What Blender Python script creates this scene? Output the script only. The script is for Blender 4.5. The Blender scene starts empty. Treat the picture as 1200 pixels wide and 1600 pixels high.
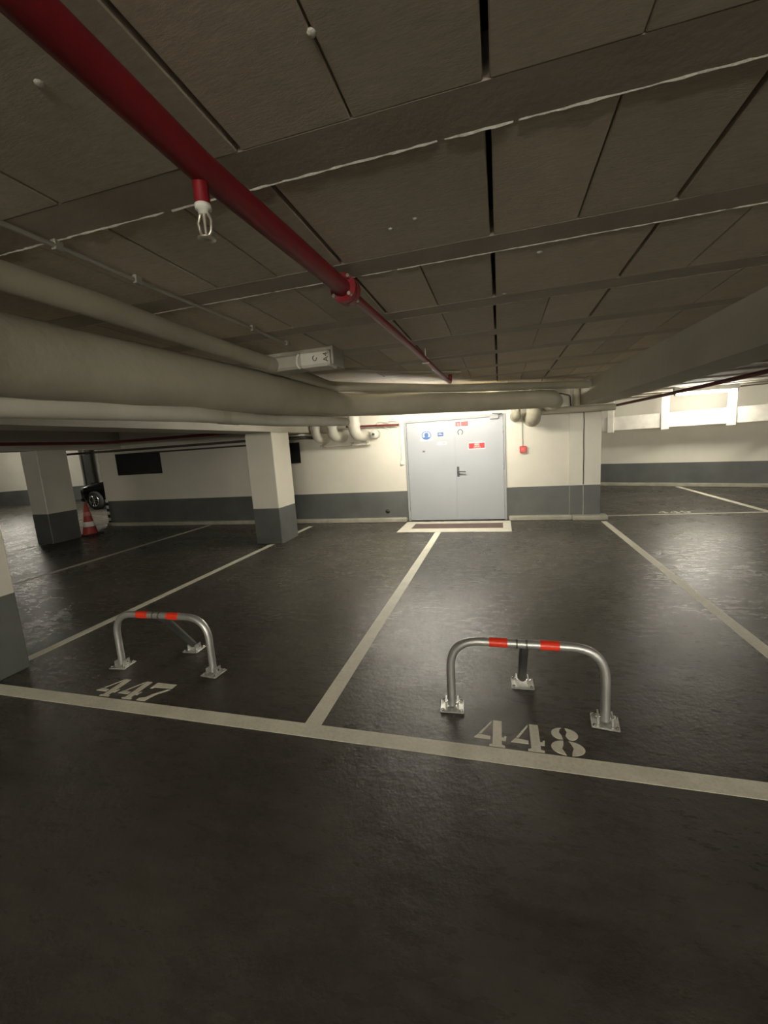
import bpy, math, random
from mathutils import Vector, Matrix
random.seed(7)
sc = bpy.context.scene
col = sc.collection
U = 1.55                      # camera height in metres; lengths below are in camera heights unless said otherwise

# ------------------------------------------------------------------ camera, world, exposure
F_PX = 651.03
YAW, PITCH, ROLL = (math.radians(a) for a in (15.869, -9.048, 3.749))
CAMM = (Matrix.Rotation(YAW, 3, 'Z') @ Matrix.Rotation(PITCH, 3, 'X') @ Matrix.Rotation(ROLL, 3, 'Y'))
cam = bpy.data.cameras.new('camera')
cam.sensor_fit = 'HORIZONTAL'; cam.sensor_width = 36.0; cam.lens = 36.0 * F_PX / 1200
cam.clip_start = 0.02; cam.clip_end = 200
cam_o = bpy.data.objects.new('camera', cam); col.objects.link(cam_o)
r_, f_, u_ = CAMM.col[0], CAMM.col[1], CAMM.col[2]
rot = Matrix((r_, u_, -f_)).transposed()
cam_o.matrix_world = Matrix.Translation((0, 0, U)) @ rot.to_4x4()
sc.camera = cam_o
world = bpy.data.worlds.new('world'); sc.world = world; world.use_nodes = True
world.node_tree.nodes['Background'].inputs[0].default_value = (0.02, 0.02, 0.018, 1)
world.node_tree.nodes['Background'].inputs[1].default_value = 0.2
vs = sc.view_settings
vs.view_transform = 'Standard'; vs.look = 'None'; vs.gamma = 1.0; vs.use_curve_mapping = False
vs.exposure = 0.0

# strength of the fluorescent tubes (W/m2 of the emitting glass)
TUBE_DOOR, TUBE_RIGHT, TUBE_LEFT, TUBE_CAR, TUBE_FILL = 230, 280, 150, 900, 800  # last strength drives the fill tubes added behind the viewer

def ray(x, y): return CAMM @ Vector(((x - 600) / F_PX, 1, -(y - 800) / F_PX))
def fl(x, y, z=0.0):
    d = ray(x, y); t = (z - 1) / d.z; return Vector((d.x * t, d.y * t, z))
def aty(x, y, Y):
    d = ray(x, y); t = Y / d.y; return Vector((d.x * t, Y, 1 + d.z * t))
m = lambda v: v / U           # metres -> camera heights

# ------------------------------------------------------------------ materials
def new_mat(name):
    mt = bpy.data.materials.new(name); mt.use_nodes = True
    nt = mt.node_tree; b = nt.nodes['Principled BSDF']
    return mt, nt, b
def N(nt, typ, **kw):
    n = nt.nodes.new(typ)
    for k, v in kw.items():
        if k in n.inputs: n.inputs[k].default_value = v
        else: setattr(n, k, v)
    return n
def coords(nt, scale=(1, 1, 1)):
    tc = N(nt, 'ShaderNodeTexCoord'); mp = N(nt, 'ShaderNodeMapping')
    mp.inputs['Scale'].default_value = scale
    nt.links.new(tc.outputs['Object'], mp.inputs['Vector']); return mp.outputs['Vector']
def noise(nt, vec, scale, detail=4, rough=0.55):
    n = N(nt, 'ShaderNodeTexNoise'); n.inputs['Scale'].default_value = scale
    n.inputs['Detail'].default_value = detail; n.inputs['Roughness'].default_value = rough
    nt.links.new(vec, n.inputs['Vector']); return n.outputs['Fac']
def ramp(nt, fac, stops):
    r = N(nt, 'ShaderNodeValToRGB'); e = r.color_ramp.elements
    while len(e) < len(stops): e.new(0.5)
    for i, (p, c) in enumerate(stops):
        e[i].position = p; e[i].color = (*c, 1) if len(c) == 3 else c
    nt.links.new(fac, r.inputs['Fac']); return r.outputs['Color']
def g(v): return (v, v, v)
def bump(nt, b, h, strength, dist=0.02):
    bp = N(nt, 'ShaderNodeBump'); bp.inputs['Strength'].default_value = strength; bp.inputs['Distance'].default_value = dist
    nt.links.new(h, bp.inputs['Height']); nt.links.new(bp.outputs['Normal'], b.inputs['Normal'])
def mixc(nt, fac, a, c, mode='MIX'):
    mx = N(nt, 'ShaderNodeMix', data_type='RGBA', blend_type=mode)
    for s, v in (('Factor', fac), ('A', a), ('B', c)):
        i = [k for k in mx.inputs if k.name == s and (k.type == 'RGBA' or s == 'Factor')][0]
        if isinstance(v, (int, float)): i.default_value = v
        elif isinstance(v, tuple): i.default_value = (*v, 1)
        else: nt.links.new(v, i)
    return [o for o in mx.outputs if o.type == 'RGBA'][0]
def mottled(name, c0, c1, scale=3, rough=0.6, bs=0.1, bscale=40, metal=0, stretch=(1, 1, 1)):
    mt, nt, b = new_mat(name); v = coords(nt, stretch)
    nt.links.new(ramp(nt, noise(nt, v, scale, 5), [(0.3, c0), (0.7, c1)]), b.inputs['Base Color'])
    b.inputs['Roughness'].default_value = rough; b.inputs['Metallic'].default_value = metal
    if bs: bump(nt, b, noise(nt, v, bscale, 3), bs, 0.01)
    return mt
def plain(name, c, rough=0.5, metal=0):
    return mottled(name, tuple(x * 0.9 for x in c), tuple(min(1, x * 1.08) for x in c), 6, rough, 0.03, 60, metal)
def emis(name, c, s):
    mt, nt, b = new_mat(name); b.inputs['Base Color'].default_value = (*c, 1)
    b.inputs['Emission Color'].default_value = (*c, 1); b.inputs['Emission Strength'].default_value = s
    return mt
BAND = 0.40 * U
CREAM0, CREAM1 = (0.665, 0.635, 0.545), (0.73, 0.70, 0.605)
def painted_wall(name='painted_wall'):
    mt, nt, b = new_mat(name); v = coords(nt)
    n1 = noise(nt, v, 1.6, 6, 0.6)
    cream = ramp(nt, n1, [(0.3, CREAM0), (0.7, CREAM1)])
    grey = ramp(nt, noise(nt, v, 2.2, 6), [(0.3, (0.085, 0.09, 0.084)), (0.7, (0.125, 0.13, 0.122))])
    geo = N(nt, 'ShaderNodeNewGeometry'); sx = N(nt, 'ShaderNodeSeparateXYZ'); nt.links.new(geo.outputs['Position'], sx.inputs[0])
    cmp_ = N(nt, 'ShaderNodeMath', operation='GREATER_THAN'); nt.links.new(sx.outputs['Z'], cmp_.inputs[0]); cmp_.inputs[1].default_value = BAND
    nt.links.new(mixc(nt, cmp_.outputs[0], grey, cream), b.inputs['Base Color'])
    b.inputs['Roughness'].default_value = 0.55
    bump(nt, b, noise(nt, v, 30, 4), 0.12, 0.01)
    return mt
def floor_mat():
    mt, nt, b = new_mat('sealed_concrete')
    v = coords(nt); vs_ = coords(nt, (0.55, 1.5, 1))
    big = noise(nt, v, 0.9, 6, 0.6); fine = noise(nt, vs_, 9, 8, 0.7)
    c = ramp(nt, big, [(0.28, (0.052, 0.048, 0.040)), (0.72, (0.108, 0.099, 0.083))])
    c2 = ramp(nt, fine, [(0.35, g(0.7)), (0.7, g(1.15))])
    nt.links.new(mixc(nt, 0.7, c, c2, 'MULTIPLY'), b.inputs['Base Color'])
    rmix = N(nt, 'ShaderNodeMath', operation='ADD')
    h1 = N(nt, 'ShaderNodeMapRange'); h1.inputs['From Min'].default_value = 0.3; h1.inputs['From Max'].default_value = 0.7
    h1.inputs['To Min'].default_value = 0.17; h1.inputs['To Max'].default_value = 0.30
    nt.links.new(noise(nt, v, 1.7, 7, 0.65), h1.inputs['Value'])
    h2 = N(nt, 'ShaderNodeMapRange'); h2.inputs['From Min'].default_value = 0.35; h2.inputs['From Max'].default_value = 0.65
    h2.inputs['To Min'].default_value = 0.0; h2.inputs['To Max'].default_value = 0.12
    nt.links.new(noise(nt, vs_, 14, 8, 0.7), h2.inputs['Value'])
    nt.links.new(h1.outputs[0], rmix.inputs[0]); nt.links.new(h2.outputs[0], rmix.inputs[1])
    nt.links.new(rmix.outputs[0], b.inputs['Roughness'])
    ad = N(nt, 'ShaderNodeMath', operation='ADD'); nt.links.new(noise(nt, v, 4.0, 3, 0.5), ad.inputs[0]); nt.links.new(noise(nt, v, 26, 8, 0.68), ad.inputs[1])
    b.inputs['Specular IOR Level'].default_value = 0.36
    bump(nt, b, ad.outputs[0], 0.30, 0.014)
    return mt
def panel_mat():
    mt, nt, b = new_mat('wood_wool_panel')
    oi = N(nt, 'ShaderNodeObjectInfo')
    v = coords(nt, (1.0, 3.2, 1)); v2 = coords(nt)
    c = ramp(nt, noise(nt, v2, 2.0, 6, 0.65), [(0.3, (0.54, 0.465, 0.355)), (0.7, (0.67, 0.585, 0.455))])
    st = ramp(nt, noise(nt, v, 16, 8, 0.75), [(0.3, g(0.72)), (0.62, g(1.0)), (0.78, g(1.35))])
    mr = N(nt, 'ShaderNodeMapRange'); mr.inputs['To Min'].default_value = 0.88; mr.inputs['To Max'].default_value = 1.08
    nt.links.new(oi.outputs['Random'], mr.inputs['Value'])
    c1 = mixc(nt, 0.8, c, st, 'MULTIPLY')
    hs = N(nt, 'ShaderNodeHueSaturation'); nt.links.new(c1, hs.inputs['Color']); nt.links.new(mr.outputs[0], hs.inputs['Value'])
    nt.links.new(hs.outputs[0], b.inputs['Base Color']); b.inputs['Roughness'].default_value = 0.85
    bump(nt, b, noise(nt, v, 40, 8, 0.75), 0.45, 0.01)
    return mt
def paint_mat(name, c, worn):
    mt, nt, b = new_mat(name); v = coords(nt)
    n1 = noise(nt, v, 5, 8, 0.7); n2 = noise(nt, v, 55, 4, 0.7)
    cc = ramp(nt, n1, [(0.3, tuple(x * 0.84 for x in c)), (0.6, c)])
    dirt = ramp(nt, n2, [(0.30, g(0.75 if worn else 0.9)), (0.55, g(1))])
    nt.links.new(mixc(nt, 0.7, cc, dirt, 'MULTIPLY'), b.inputs['Base Color']); b.inputs['Roughness'].default_value = 0.5
    bump(nt, b, n2, 0.15, 0.004)
    return mt
M = {
 'wall': painted_wall(), 'floor': floor_mat(), 'panel': panel_mat(),
 'joist': mottled('joist_concrete', (0.38, 0.335, 0.265), (0.46, 0.41, 0.33), 3, 0.8, 0.15, 30),
 'bead': mottled('mortar', (0.55, 0.53, 0.46), (0.78, 0.75, 0.67), 30, 0.85, 0.5, 80),
 'slab': mottled('dark_slab', (0.02, 0.018, 0.015), (0.035, 0.03, 0.025), 3, 0.9, 0.2, 20),
 'ceil2': mottled('raw_soffit', (0.20, 0.18, 0.145), (0.30, 0.27, 0.22), 2, 0.85, 0.4, 18, 0, (0.6, 2.6, 1)),
 'beam': mottled('beam_paint', (0.44, 0.42, 0.355), (0.52, 0.495, 0.425), 2, 0.7, 0.12, 25),
 'kerb': mottled('kerb_concrete', (0.33, 0.315, 0.25), (0.46, 0.44, 0.36), 6, 0.75, 0.3, 40),
 'line': paint_mat('road_paint', (0.90, 0.87, 0.71), True),
 'thresh': paint_mat('threshold_paint', (0.74, 0.71, 0.60), False),
 'rust': mottled('red_oxide_strip', (0.10, 0.065, 0.055), (0.15, 0.10, 0.085), 8, 0.7, 0.2, 50),
 'lag': mottled('lagged_pipe', (0.375, 0.35, 0.265), (0.475, 0.445, 0.345), 2.5, 0.75, 0.4, 14),
 'lag2': mottled('fresh_plaster_wrap', (0.46, 0.44, 0.36), (0.56, 0.535, 0.45), 5, 0.8, 0.4, 20),
 'pvc': mottled('pale_pipe', (0.52, 0.495, 0.42), (0.64, 0.61, 0.52), 3, 0.5, 0.1, 20),
 'red': mottled('red_enamel', (0.165, 0.005, 0.010), (0.225, 0.008, 0.014), 3, 0.42, 0.12, 30),
 'darkred': mottled('dull_red_enamel', (0.10, 0.012, 0.012), (0.16, 0.02, 0.018), 3, 0.5, 0.1, 30),
 'darkpipe': mottled('dark_pipe', (0.05, 0.045, 0.04), (0.09, 0.08, 0.07), 3, 0.6, 0.2, 20),
 'conduit': plain('grey_conduit', (0.42, 0.40, 0.34), 0.55),
 'door': mottled('door_enamel', (0.345, 0.365, 0.39), (0.375, 0.395, 0.42), 1.2, 0.42, 0.04, 12),
 'doorframe': mottled('door_frame_enamel', (0.29, 0.30, 0.305), (0.34, 0.35, 0.35), 3, 0.5, 0.05, 20),
 'steel': mottled('galvanised_tube', (0.46, 0.46, 0.44), (0.6, 0.6, 0.575), 7, 0.40, 0.05, 60, 0.72),
 'plate': mottled('galvanised_plate', (0.5, 0.5, 0.47), (0.75, 0.75, 0.7), 25, 0.38, 0.35, 90, 0.75),
 'strut': mottled('dark_steel_strut', (0.11, 0.11, 0.105), (0.17, 0.17, 0.16), 6, 0.4, 0.05, 40, 0.6),
 'tape': plain('red_reflective_tape', (0.85, 0.045, 0.015), 0.35),
 'chrome': plain('bright_metal', (0.7, 0.7, 0.68), 0.22, 1.0),
 'brass': plain('weathered_brass', (0.5, 0.46, 0.38), 0.4, 0.8),
 'black': plain('black_plastic', (0.012, 0.012, 0.012), 0.5),
 'ink': plain('grey_ink', (0.07, 0.075, 0.08), 0.6),
 'white': plain('white_plastic', (0.74, 0.72, 0.66), 0.4),
 'whitepaint': plain('white_paint', (0.80, 0.77, 0.69), 0.5),
 'fixture': mottled('grubby_plastic', (0.34, 0.325, 0.27), (0.42, 0.40, 0.34), 5, 0.5, 0.05, 30),
 'cap': plain('pale_plastic', (0.62, 0.60, 0.53), 0.45),
 'signwhite': plain('sign_white', (0.62, 0.62, 0.61), 0.4),
 'signred': plain('sign_red', (0.42, 0.018, 0.022), 0.4),
 'signpink': plain('faded_red', (0.50, 0.16, 0.15), 0.4),
 'signblue': plain('sign_blue', (0.025, 0.10, 0.30), 0.4),
 'alarm': plain('alarm_red', (0.62, 0.05, 0.045), 0.4),
 'cone': plain('cone_orange', (0.30, 0.03, 0.022), 0.5),
 'rubber': plain('rubber', (0.018, 0.018, 0.018), 0.8),
 'carpaint': plain('black_car_paint', (0.012, 0.012, 0.014), 0.15, 0.2),
 'glass': plain('dark_glass', (0.02, 0.022, 0.022), 0.06),
 'lens': plain('clear_lens', (0.7, 0.7, 0.7), 0.08, 0.6),
 'fardoor': plain('grey_door_paint', (0.18, 0.185, 0.19), 0.5),
 'seal': mottled('joint_sealant', (0.06, 0.055, 0.045), (0.12, 0.11, 0.09), 12, 0.8, 0.2, 40),
 'sealpale': mottled('pale_filler', (0.30, 0.29, 0.25), (0.45, 0.43, 0.38), 12, 0.8, 0.2, 40),
 'smudge': plain('rubbed_paint', (0.28, 0.295, 0.31), 0.5),
 'patch': plain('paper_remnant', (0.52, 0.53, 0.54), 0.6),
}
WARM = (1.0, 0.945, 0.82)

# ------------------------------------------------------------------ mesh builder (input in camera heights)
class MB:
    def __init__(s): s.v = []; s.f = []; s.mi = []; s.sm = []
    def add(s, vs_, fs, mi=0, smooth=False):
        o = len(s.v); s.v += [tuple(p) for p in vs_]
        for f in fs: s.f.append([i + o for i in f]); s.mi.append(mi); s.sm.append(smooth)
        return s
    def box(s, x0, x1, y0, y1, z0, z1, mi=0, mat=None):
        vs_ = [Vector((x, y, z)) for x in (x0, x1) for y in (y0, y1) for z in (z0, z1)]
        if mat is not None: vs_ = [mat @ p for p in vs_]
        return s.add(vs_, [(0, 1, 3, 2), (4, 6, 7, 5), (0, 4, 5, 1), (2, 3, 7, 6), (0, 2, 6, 4), (1, 5, 7, 3)], mi)
    def bbox(s, x0, x1, y0, y1, z0, z1, b, mi=0, mat=None):       # chamfered box
        vs_ = []
        cx, cy, cz = (x0 + x1) / 2, (y0 + y1) / 2, (z0 + z1) / 2
        hx, hy, hz = (x1 - x0) / 2, (y1 - y0) / 2, (z1 - z0) / 2
        idx = {}
        for sx in (-1, 1):
            for sy in (-1, 1):
                for sz in (-1, 1):
                    for ax in range(3):
                        d = [hx - b, hy - b, hz - b]; d[ax] += b
                        p = Vector((cx + sx * d[0], cy + sy * d[1], cz + sz * d[2]))
                        idx[(sx, sy, sz, ax)] = len(vs_); vs_.append(mat @ p if mat is not None else p)
        fs = []
        def q(*k):
            fs.append([idx[i] for i in k])
        for a in (-1, 1):
            q((a, -1, -1, 0), (a, 1, -1, 0), (a, 1, 1, 0), (a, -1, 1, 0))
            q((-1, a, -1, 1), (1, a, -1, 1), (1, a, 1, 1), (-1, a, 1, 1))
            q((-1, -1, a, 2), (1, -1, a, 2), (1, 1, a, 2), (-1, 1, a, 2))
            for c in (-1, 1):
                q((a, c, -1, 0), (a, c, 1, 0), (a, c, 1, 1), (a, c, -1, 1))
                q((a, -1, c, 0), (a, 1, c, 0), (a, 1, c, 2), (a, -1, c, 2))
                q((-1, a, c, 1), (1, a, c, 1), (1, a, c, 2), (-1, a, c, 2))
                for e in (-1, 1): q((a, c, e, 0), (a, c, e, 1), (a, c, e, 2))
        return s.add(vs_, fs, mi)
    def tube(s, pts, r, n=12, mi=0, caps=True, closed=False):
        pts = [Vector(p) for p in pts]; rr = r if isinstance(r, (list, tuple)) else [r] * len(pts)
        L = len(pts); ring = []; prev = None
        for i, p in enumerate(pts):
            if closed: t = pts[(i + 1) % L] - pts[i - 1]
            else: t = pts[min(i + 1, L - 1)] - pts[max(i - 1, 0)]
            t.normalize()
            if prev is None:
                a = Vector((0, 0, 1)) if abs(t.z) < 0.9 else Vector((1, 0, 0))
                u = t.cross(a).normalized()
            else:
                u = (prev - t * prev.dot(t)).normalized()
            prev = u; w = t.cross(u)
            ring.append([p + (u * math.cos(k * 2 * math.pi / n) + w * math.sin(k * 2 * math.pi / n)) * rr[i] for k in range(n)])
        vs_ = [q for R in ring for q in R]; fs = []
        for i in range(L if closed else L - 1):
            j = (i + 1) % L
            for k in range(n):
                fs.append((i * n + k, i * n + (k + 1) % n, j * n + (k + 1) % n, j * n + k))
        s.add(vs_, fs, mi, True)
        if caps and not closed:
            s.add(ring[0], [tuple(range(n))], mi); s.add(ring[-1], [tuple(reversed(range(n)))], mi)
        return s
    def lathe(s, prof, n=20, o=(0, 0, 0), axis='Z', mi=0):
        vs_ = []
        for r, h in prof:
            for k in range(n):
                a = 2 * math.pi * k / n; p = (r * math.cos(a), r * math.sin(a), h)
                if axis == 'Y': p = (p[0], p[2], p[1])
                if axis == 'X': p = (p[2], p[0], p[1])
                vs_.append(Vector(p) + Vector(o))
        fs = [(i * n + k, i * n + (k + 1) % n, (i + 1) * n + (k + 1) % n, (i + 1) * n + k) for i in range(len(prof) - 1) for k in range(n)]
        fs += [tuple(range(n)), tuple(range((len(prof) - 1) * n, len(prof) * n))]
        return s.add(vs_, fs, mi, True)
    def poly(s, pts, lo, hi, fn, mi=0):                          # prism of a flat outline; fn(a, b, h) -> point
        n = len(pts); vs_ = [fn(a, b, lo) for a, b in pts] + [fn(a, b, hi) for a, b in pts]
        fs = [tuple(reversed(range(n))), tuple(range(n, 2 * n))] + [(i, (i + 1) % n, n + (i + 1) % n, n + i) for i in range(n)]
        return s.add(vs_, fs, mi)
    def build(s, name, mats, parent=None, bevel=0):
        me = bpy.data.meshes.new(name)
        off = parent_world(parent)
        me.from_pydata([(p[0] * U - off[0], p[1] * U - off[1], p[2] * U - off[2]) for p in s.v], [], s.f)
        for mt in (mats if isinstance(mats, (list, tuple)) else [mats]): me.materials.append(M[mt] if isinstance(mt, str) else mt)
        for p, i, sm in zip(me.polygons, s.mi, s.sm): p.material_index = i; p.use_smooth = sm
        me.update()
        import bmesh
        bm = bmesh.new(); bm.from_mesh(me); bmesh.ops.recalc_face_normals(bm, faces=bm.faces); bm.to_mesh(me); bm.free()
        o = bpy.data.objects.new(name, me); col.objects.link(o)
        if parent: o.parent = parent
        if any(s.sm):
            for e in me.edges: pass
        return o
def parent_world(p):
    v = Vector((0, 0, 0))
    while p is not None: v = v + p.location; p = p.parent
    return v
def tag(o, label=None, cat=None, group=None, kind=None):
    if label: o['label'] = label
    if cat: o['category'] = cat
    if group: o['group'] = group
    if kind: o['kind'] = kind
    return o
def thing(name, loc, label, cat, group=None, kind=None):
    o = bpy.data.objects.new(name, None); col.objects.link(o); o.location = Vector(loc) * U
    o.empty_display_size = 0.1
    return tag(o, label, cat, group, kind)
def copy_tree(o, parent=None):
    c = o.copy(); col.objects.link(c); c.parent = parent
    for ch in [k for k in o.children]: copy_tree(ch, c)
    return c
def arc_path(pts, rad, n=6):                                    # polyline with rounded corners
    pts = [Vector(p) for p in pts]; out = [pts[0]]
    for i in range(1, len(pts) - 1):
        a, b, c = pts[i - 1], pts[i], pts[i + 1]
        d0 = (a - b).normalized(); d1 = (c - b).normalized()
        ang = d0.angle(d1); t = min(rad / math.tan(ang / 2), (a - b).length * 0.49, (c - b).length * 0.49)
        p0, p1 = b + d0 * t, b + d1 * t
        for k in range(n + 1):
            u = k / n; out.append(p0 * (1 - u) ** 2 + b * 2 * u * (1 - u) + p1 * u * u)
    out.append(pts[-1]); return out
def dense(pts, step):
    out = []
    for a, b in zip(pts[:-1], pts[1:]):
        k = max(1, int((b - a).length / step))
        out += [a.lerp(b, i / k) for i in range(k)]
    return out + [pts[-1]]

# ------------------------------------------------------------------ the shell
ZC = 1.53
X0, X1, Y0, Y1 = -16.0, 7.5, -7.5, 11.0
WY = 5.26
floor = tag(MB().box(X0, X1, Y0, Y1, -0.1, 0).build('floor', 'floor'), 'dark sealed concrete garage floor with painted bay lines', 'floor', kind='structure')
ceiling = tag(MB().box(X0, X1, Y0, Y1, ZC + 0.065, ZC + 0.16).build('ceiling', 'slab'), 'low garage ceiling of textured panels between concrete joists', 'ceiling', kind='structure')

# ceiling of our aisle: joists across, panels between them with open joints
PY, PW, PX, PXW = 0.507, 0.405, -0.0105, 0.4235
JW = PY - PW
rows = [0.845 + PY * k for k in range(-8, 9)]                   # start of each panel row
XL, XR = -2.33, 1.16
cols_x = [PX + PXW * k for k in range(-6, 4)]
def clampx(a): return max(XL, min(XR, a))
for ri, y in enumerate(rows):
    ye = min(y + PW, WY)
    if y < WY:
        for k in range(-6, 3):
            a, b = clampx(PX + PXW * k), clampx(PX + PXW * (k + 1))
            if b - a < 0.02: continue
            gl = random.choice([0.0035, 0.0045, 0.0055]) if (k * 7 + ri * 3) % 5 else 0.0022
            gap_l = {0: 0.017, -1: 0.015, -2: 0.008, 1: 0.016, 2: 0.006}.get(k, 0.005) * random.uniform(0.85, 1.1)
            dz = random.uniform(0, 0.0012)
            halves = [(a + gap_l / 2, b - 0.003)]
            h = a + PXW / 2
            if (k + ri * 2) % 3 != 0 and b - a > 0.4:           # some panels are two half boards
                w = 0.0015 if (k + ri) % 2 else 0.0035
                halves = [(a + gap_l / 2, h - w / 2), (h + w / 2, b - 0.003)]
            for (p, q) in halves:
                MB().bbox(p, q, y + 0.002, ye, ZC + dz, ZC + 0.064, 0.002).build('ceiling_panel', 'panel', ceiling)
    if y - JW < WY:
        MB().box(XL, XR, y - JW + 0.001, min(y, WY), ZC + 0.0004, ZC + 0.0645).build('joist', 'joist', ceiling)
        # crumbly mortar bead left along the far edge of the joist
        if -0.3 < y < 2.9:
            b = MB(); x = XL + 0.02
            thick = {0: 1.25, 1: 1.1, 2: 0.5}.get(round((y - 0.845) / PY), 0.25)
            zt = ZC + .0006; prev_t = 0.004; prev_y = y
            while x < XR - 0.03:
                w = random.uniform(0.008, 0.022)
                t = thick * random.uniform(0.0022, 0.0062); yy = y + random.uniform(-0.0012, 0.0012)
                if random.random() < (0.97 if thick > 0.5 else 0.5):
                    b.add([(x, prev_y - prev_t * .5, zt), (x + w, yy - t * .5, zt), (x + w, yy + t * .5, zt), (x, prev_y + prev_t * .5, zt),
                           (x, prev_y, zt - prev_t * .45), (x + w, yy, zt - t * .45)], [(0, 1, 5, 4), (2, 3, 4, 5)])
                prev_t, prev_y = t, yy
                x += w
            if b.f: tag(b.build('mortar_bead', 'bead', ceiling), kind='stuff')
# plaster blobs and old fixings left on the ceiling
for px, py, r in ((843, 394, .009), (788, 459, .008), (62, 130, .008), (487, 52, .007), (648, 342, .006), (610, 358, .006)):
    q = fl(px, py, ZC); bl = MB().lathe([(r * .3, -r * .45), (r * .8, -r * .25), (r, .001)], 9, (q.x, q.y, ZC + .0005))
    bl.build('plaster_blob', 'bead', ceiling)
# remaining bays: raw soffit with joists
def soffit(x0, x1, y0, y1):
    MB().box(x0, x1, y0, y1, ZC + 0.004, ZC + 0.064).build('soffit_slab', 'ceil2', ceiling)
soffit(XR + 0.001, X1, Y0, Y1); soffit(X0, XL - 0.001, Y0, Y1); soffit(XL, XR, Y0, rows[0] - JW); soffit(XL, XR, WY + 0.12, Y1)
for k in range(22):
    y = 0.845 + PY * (k - 3)
    for xa, xb in ((1.45, 6.5), (-9, -2.66)):
        if xb < 0 and y > WY: continue
        MB().box(xa, xb, y - JW, y, ZC - 0.006, ZC + 0.005).build('joist', 'joist', ceiling)

# back wall with the double door opening
DL, DR, DT = -1.16, 0.075, 1.285
WE, WLX, WT = 1.105, -6.15, 0.13
wb = MB()
wb.box(WLX, DL, WY, WY + WT, 0, ZC).box(DR, WE, WY, WY + WT, 0, ZC).box(DL, DR, WY, WY + WT, DT, ZC)
wb.box(0.775, WE, WY - 0.018, WY, 0, ZC)                          # shallow pilaster under the beam
wb.box(WE - WT, WE, WY + WT, 8.9, 0, ZC)                          # return wall
wall_back = tag(wb.build('wall_back', 'wall'), 'cream back wall with a dark grey painted band', 'wall', kind='structure')
sl = MB()
pts = [(0.924 + random.uniform(-.002, .002), WY - 0.019, 0.41 + 0.84 * k / 14) for k in range(15)]
sl.tube(pts, 0.006, 6); sl.build('joint_seal', 'seal', wall_back)
MB().tube([(0.924, WY - 0.019, 0.05), (0.926, WY - 0.019, 0.2), (0.924, WY - 0.019, 0.40)], 0.005, 6).build('joint_filler', 'sealpale', wall_back)
MB().tube([(0.775, WY - 0.016, 0.05), (0.775, WY - 0.016, 0.40)], 0.004, 6).build('joint_filler', 'sealpale', wall_back)
# scuff marks left on the band
for px, py, r in ((606, 799, 0.03),):
    p = aty(px, py, WY - 0.0015)
    MB().lathe([(r, 0), (r * .9, 0.001)], 14, p, 'Y').build('scuff_mark', 'seal', wall_back)

kb = MB(); KW, KH = 0.075, 0.055
kb.bbox(WLX + 0.02, DL - 0.02, WY - KW, WY + 0.002, 0, KH, 0.008); kb.bbox(DR + 0.02, 0.8, WY - KW, WY + 0.002, 0, KH, 0.008)
kb.bbox(0.8, WE + 0.07, WY - KW - 0.03, WY + 0.05, 0, KH, 0.008)
tag(kb.build('baseboard_back', 'kerb'), 'pale concrete kerb along the foot of the back wall', 'kerb', kind='structure')

# slanted wall of the bay on the right
A = Vector((1.815, 8.515, 0)); B = Vector((3.882, 7.548, 0)); dirr = (B - A).normalized(); nrm = Vector((-dirr.y, dirr.x, 0))
MR = Matrix.Translation(A) @ Matrix(((dirr.x, nrm.x, 0), (dirr.y, nrm.y, 0), (0, 0, 1))).to_4x4()      # local x along the wall, +y away from us
tag(MB().box(-0.9, 6.6, 0.07, 0.2, 0, ZC, 0, MR).build('wall_right', 'wall'), 'cream slanted wall with a dark grey band behind the right bay', 'wall', kind='structure')
tag(MB().bbox(-0.75, 6.5, 0.0, 0.072, 0, 0.06, 0.008, 0, MR).build('baseboard_right', 'kerb'), 'pale concrete kerb along the slanted right wall', 'kerb', kind='structure')
tag(MB().box(-2.62, -2.40, Y0 + 0.1, -2.2, 0, 1.219).build('wall_shade_screen', 'wall'), 'unseen screen wall added behind the viewer to shade the left bays', 'wall', kind='structure')  # added out of view to keep the fill off the left bays
# outer walls of the garage
far_wall = MB().box(X0, 1.0, Y1 - 0.1, Y1, 0, ZC)
tag(far_wall.build('wall_far', 'wall'), 'distant cream wall behind the parked car', 'wall', kind='structure')
tag(MB().box(X0, X1, Y0, Y0 + 0.1, 0, ZC).build('wall_rear', 'wall'), 'cream garage wall behind the viewer', 'wall', kind='structure')
tag(MB().box(X1 - 0.1, X1, Y0, 6.0, 0, ZC).build('wall_side', 'wall'), 'cream garage wall far to the right', 'wall', kind='structure')
P1, P2 = fl(0, 790.5), fl(47, 786.5)
d2 = (P2 - P1).normalized(); n2 = Vector((-d2.y, d2.x, 0))
ML = Matrix.Translation(P1) @ Matrix(((d2.x, n2.x, 0), (d2.y, n2.y, 0), (0, 0, 1))).to_4x4()
tag(MB().box(-7.5, 2.2, -0.12, 0, 0, ZC, 0, ML).build('wall_left', 'wall'), 'distant lit cream wall beyond the far left column', 'wall', kind='structure')
tag(MB().box(X0, X0 + 0.1, Y0, Y1, 0, ZC).build('wall_outer', 'wall'), 'cream outer wall at the far left', 'wall', kind='structure')

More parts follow.
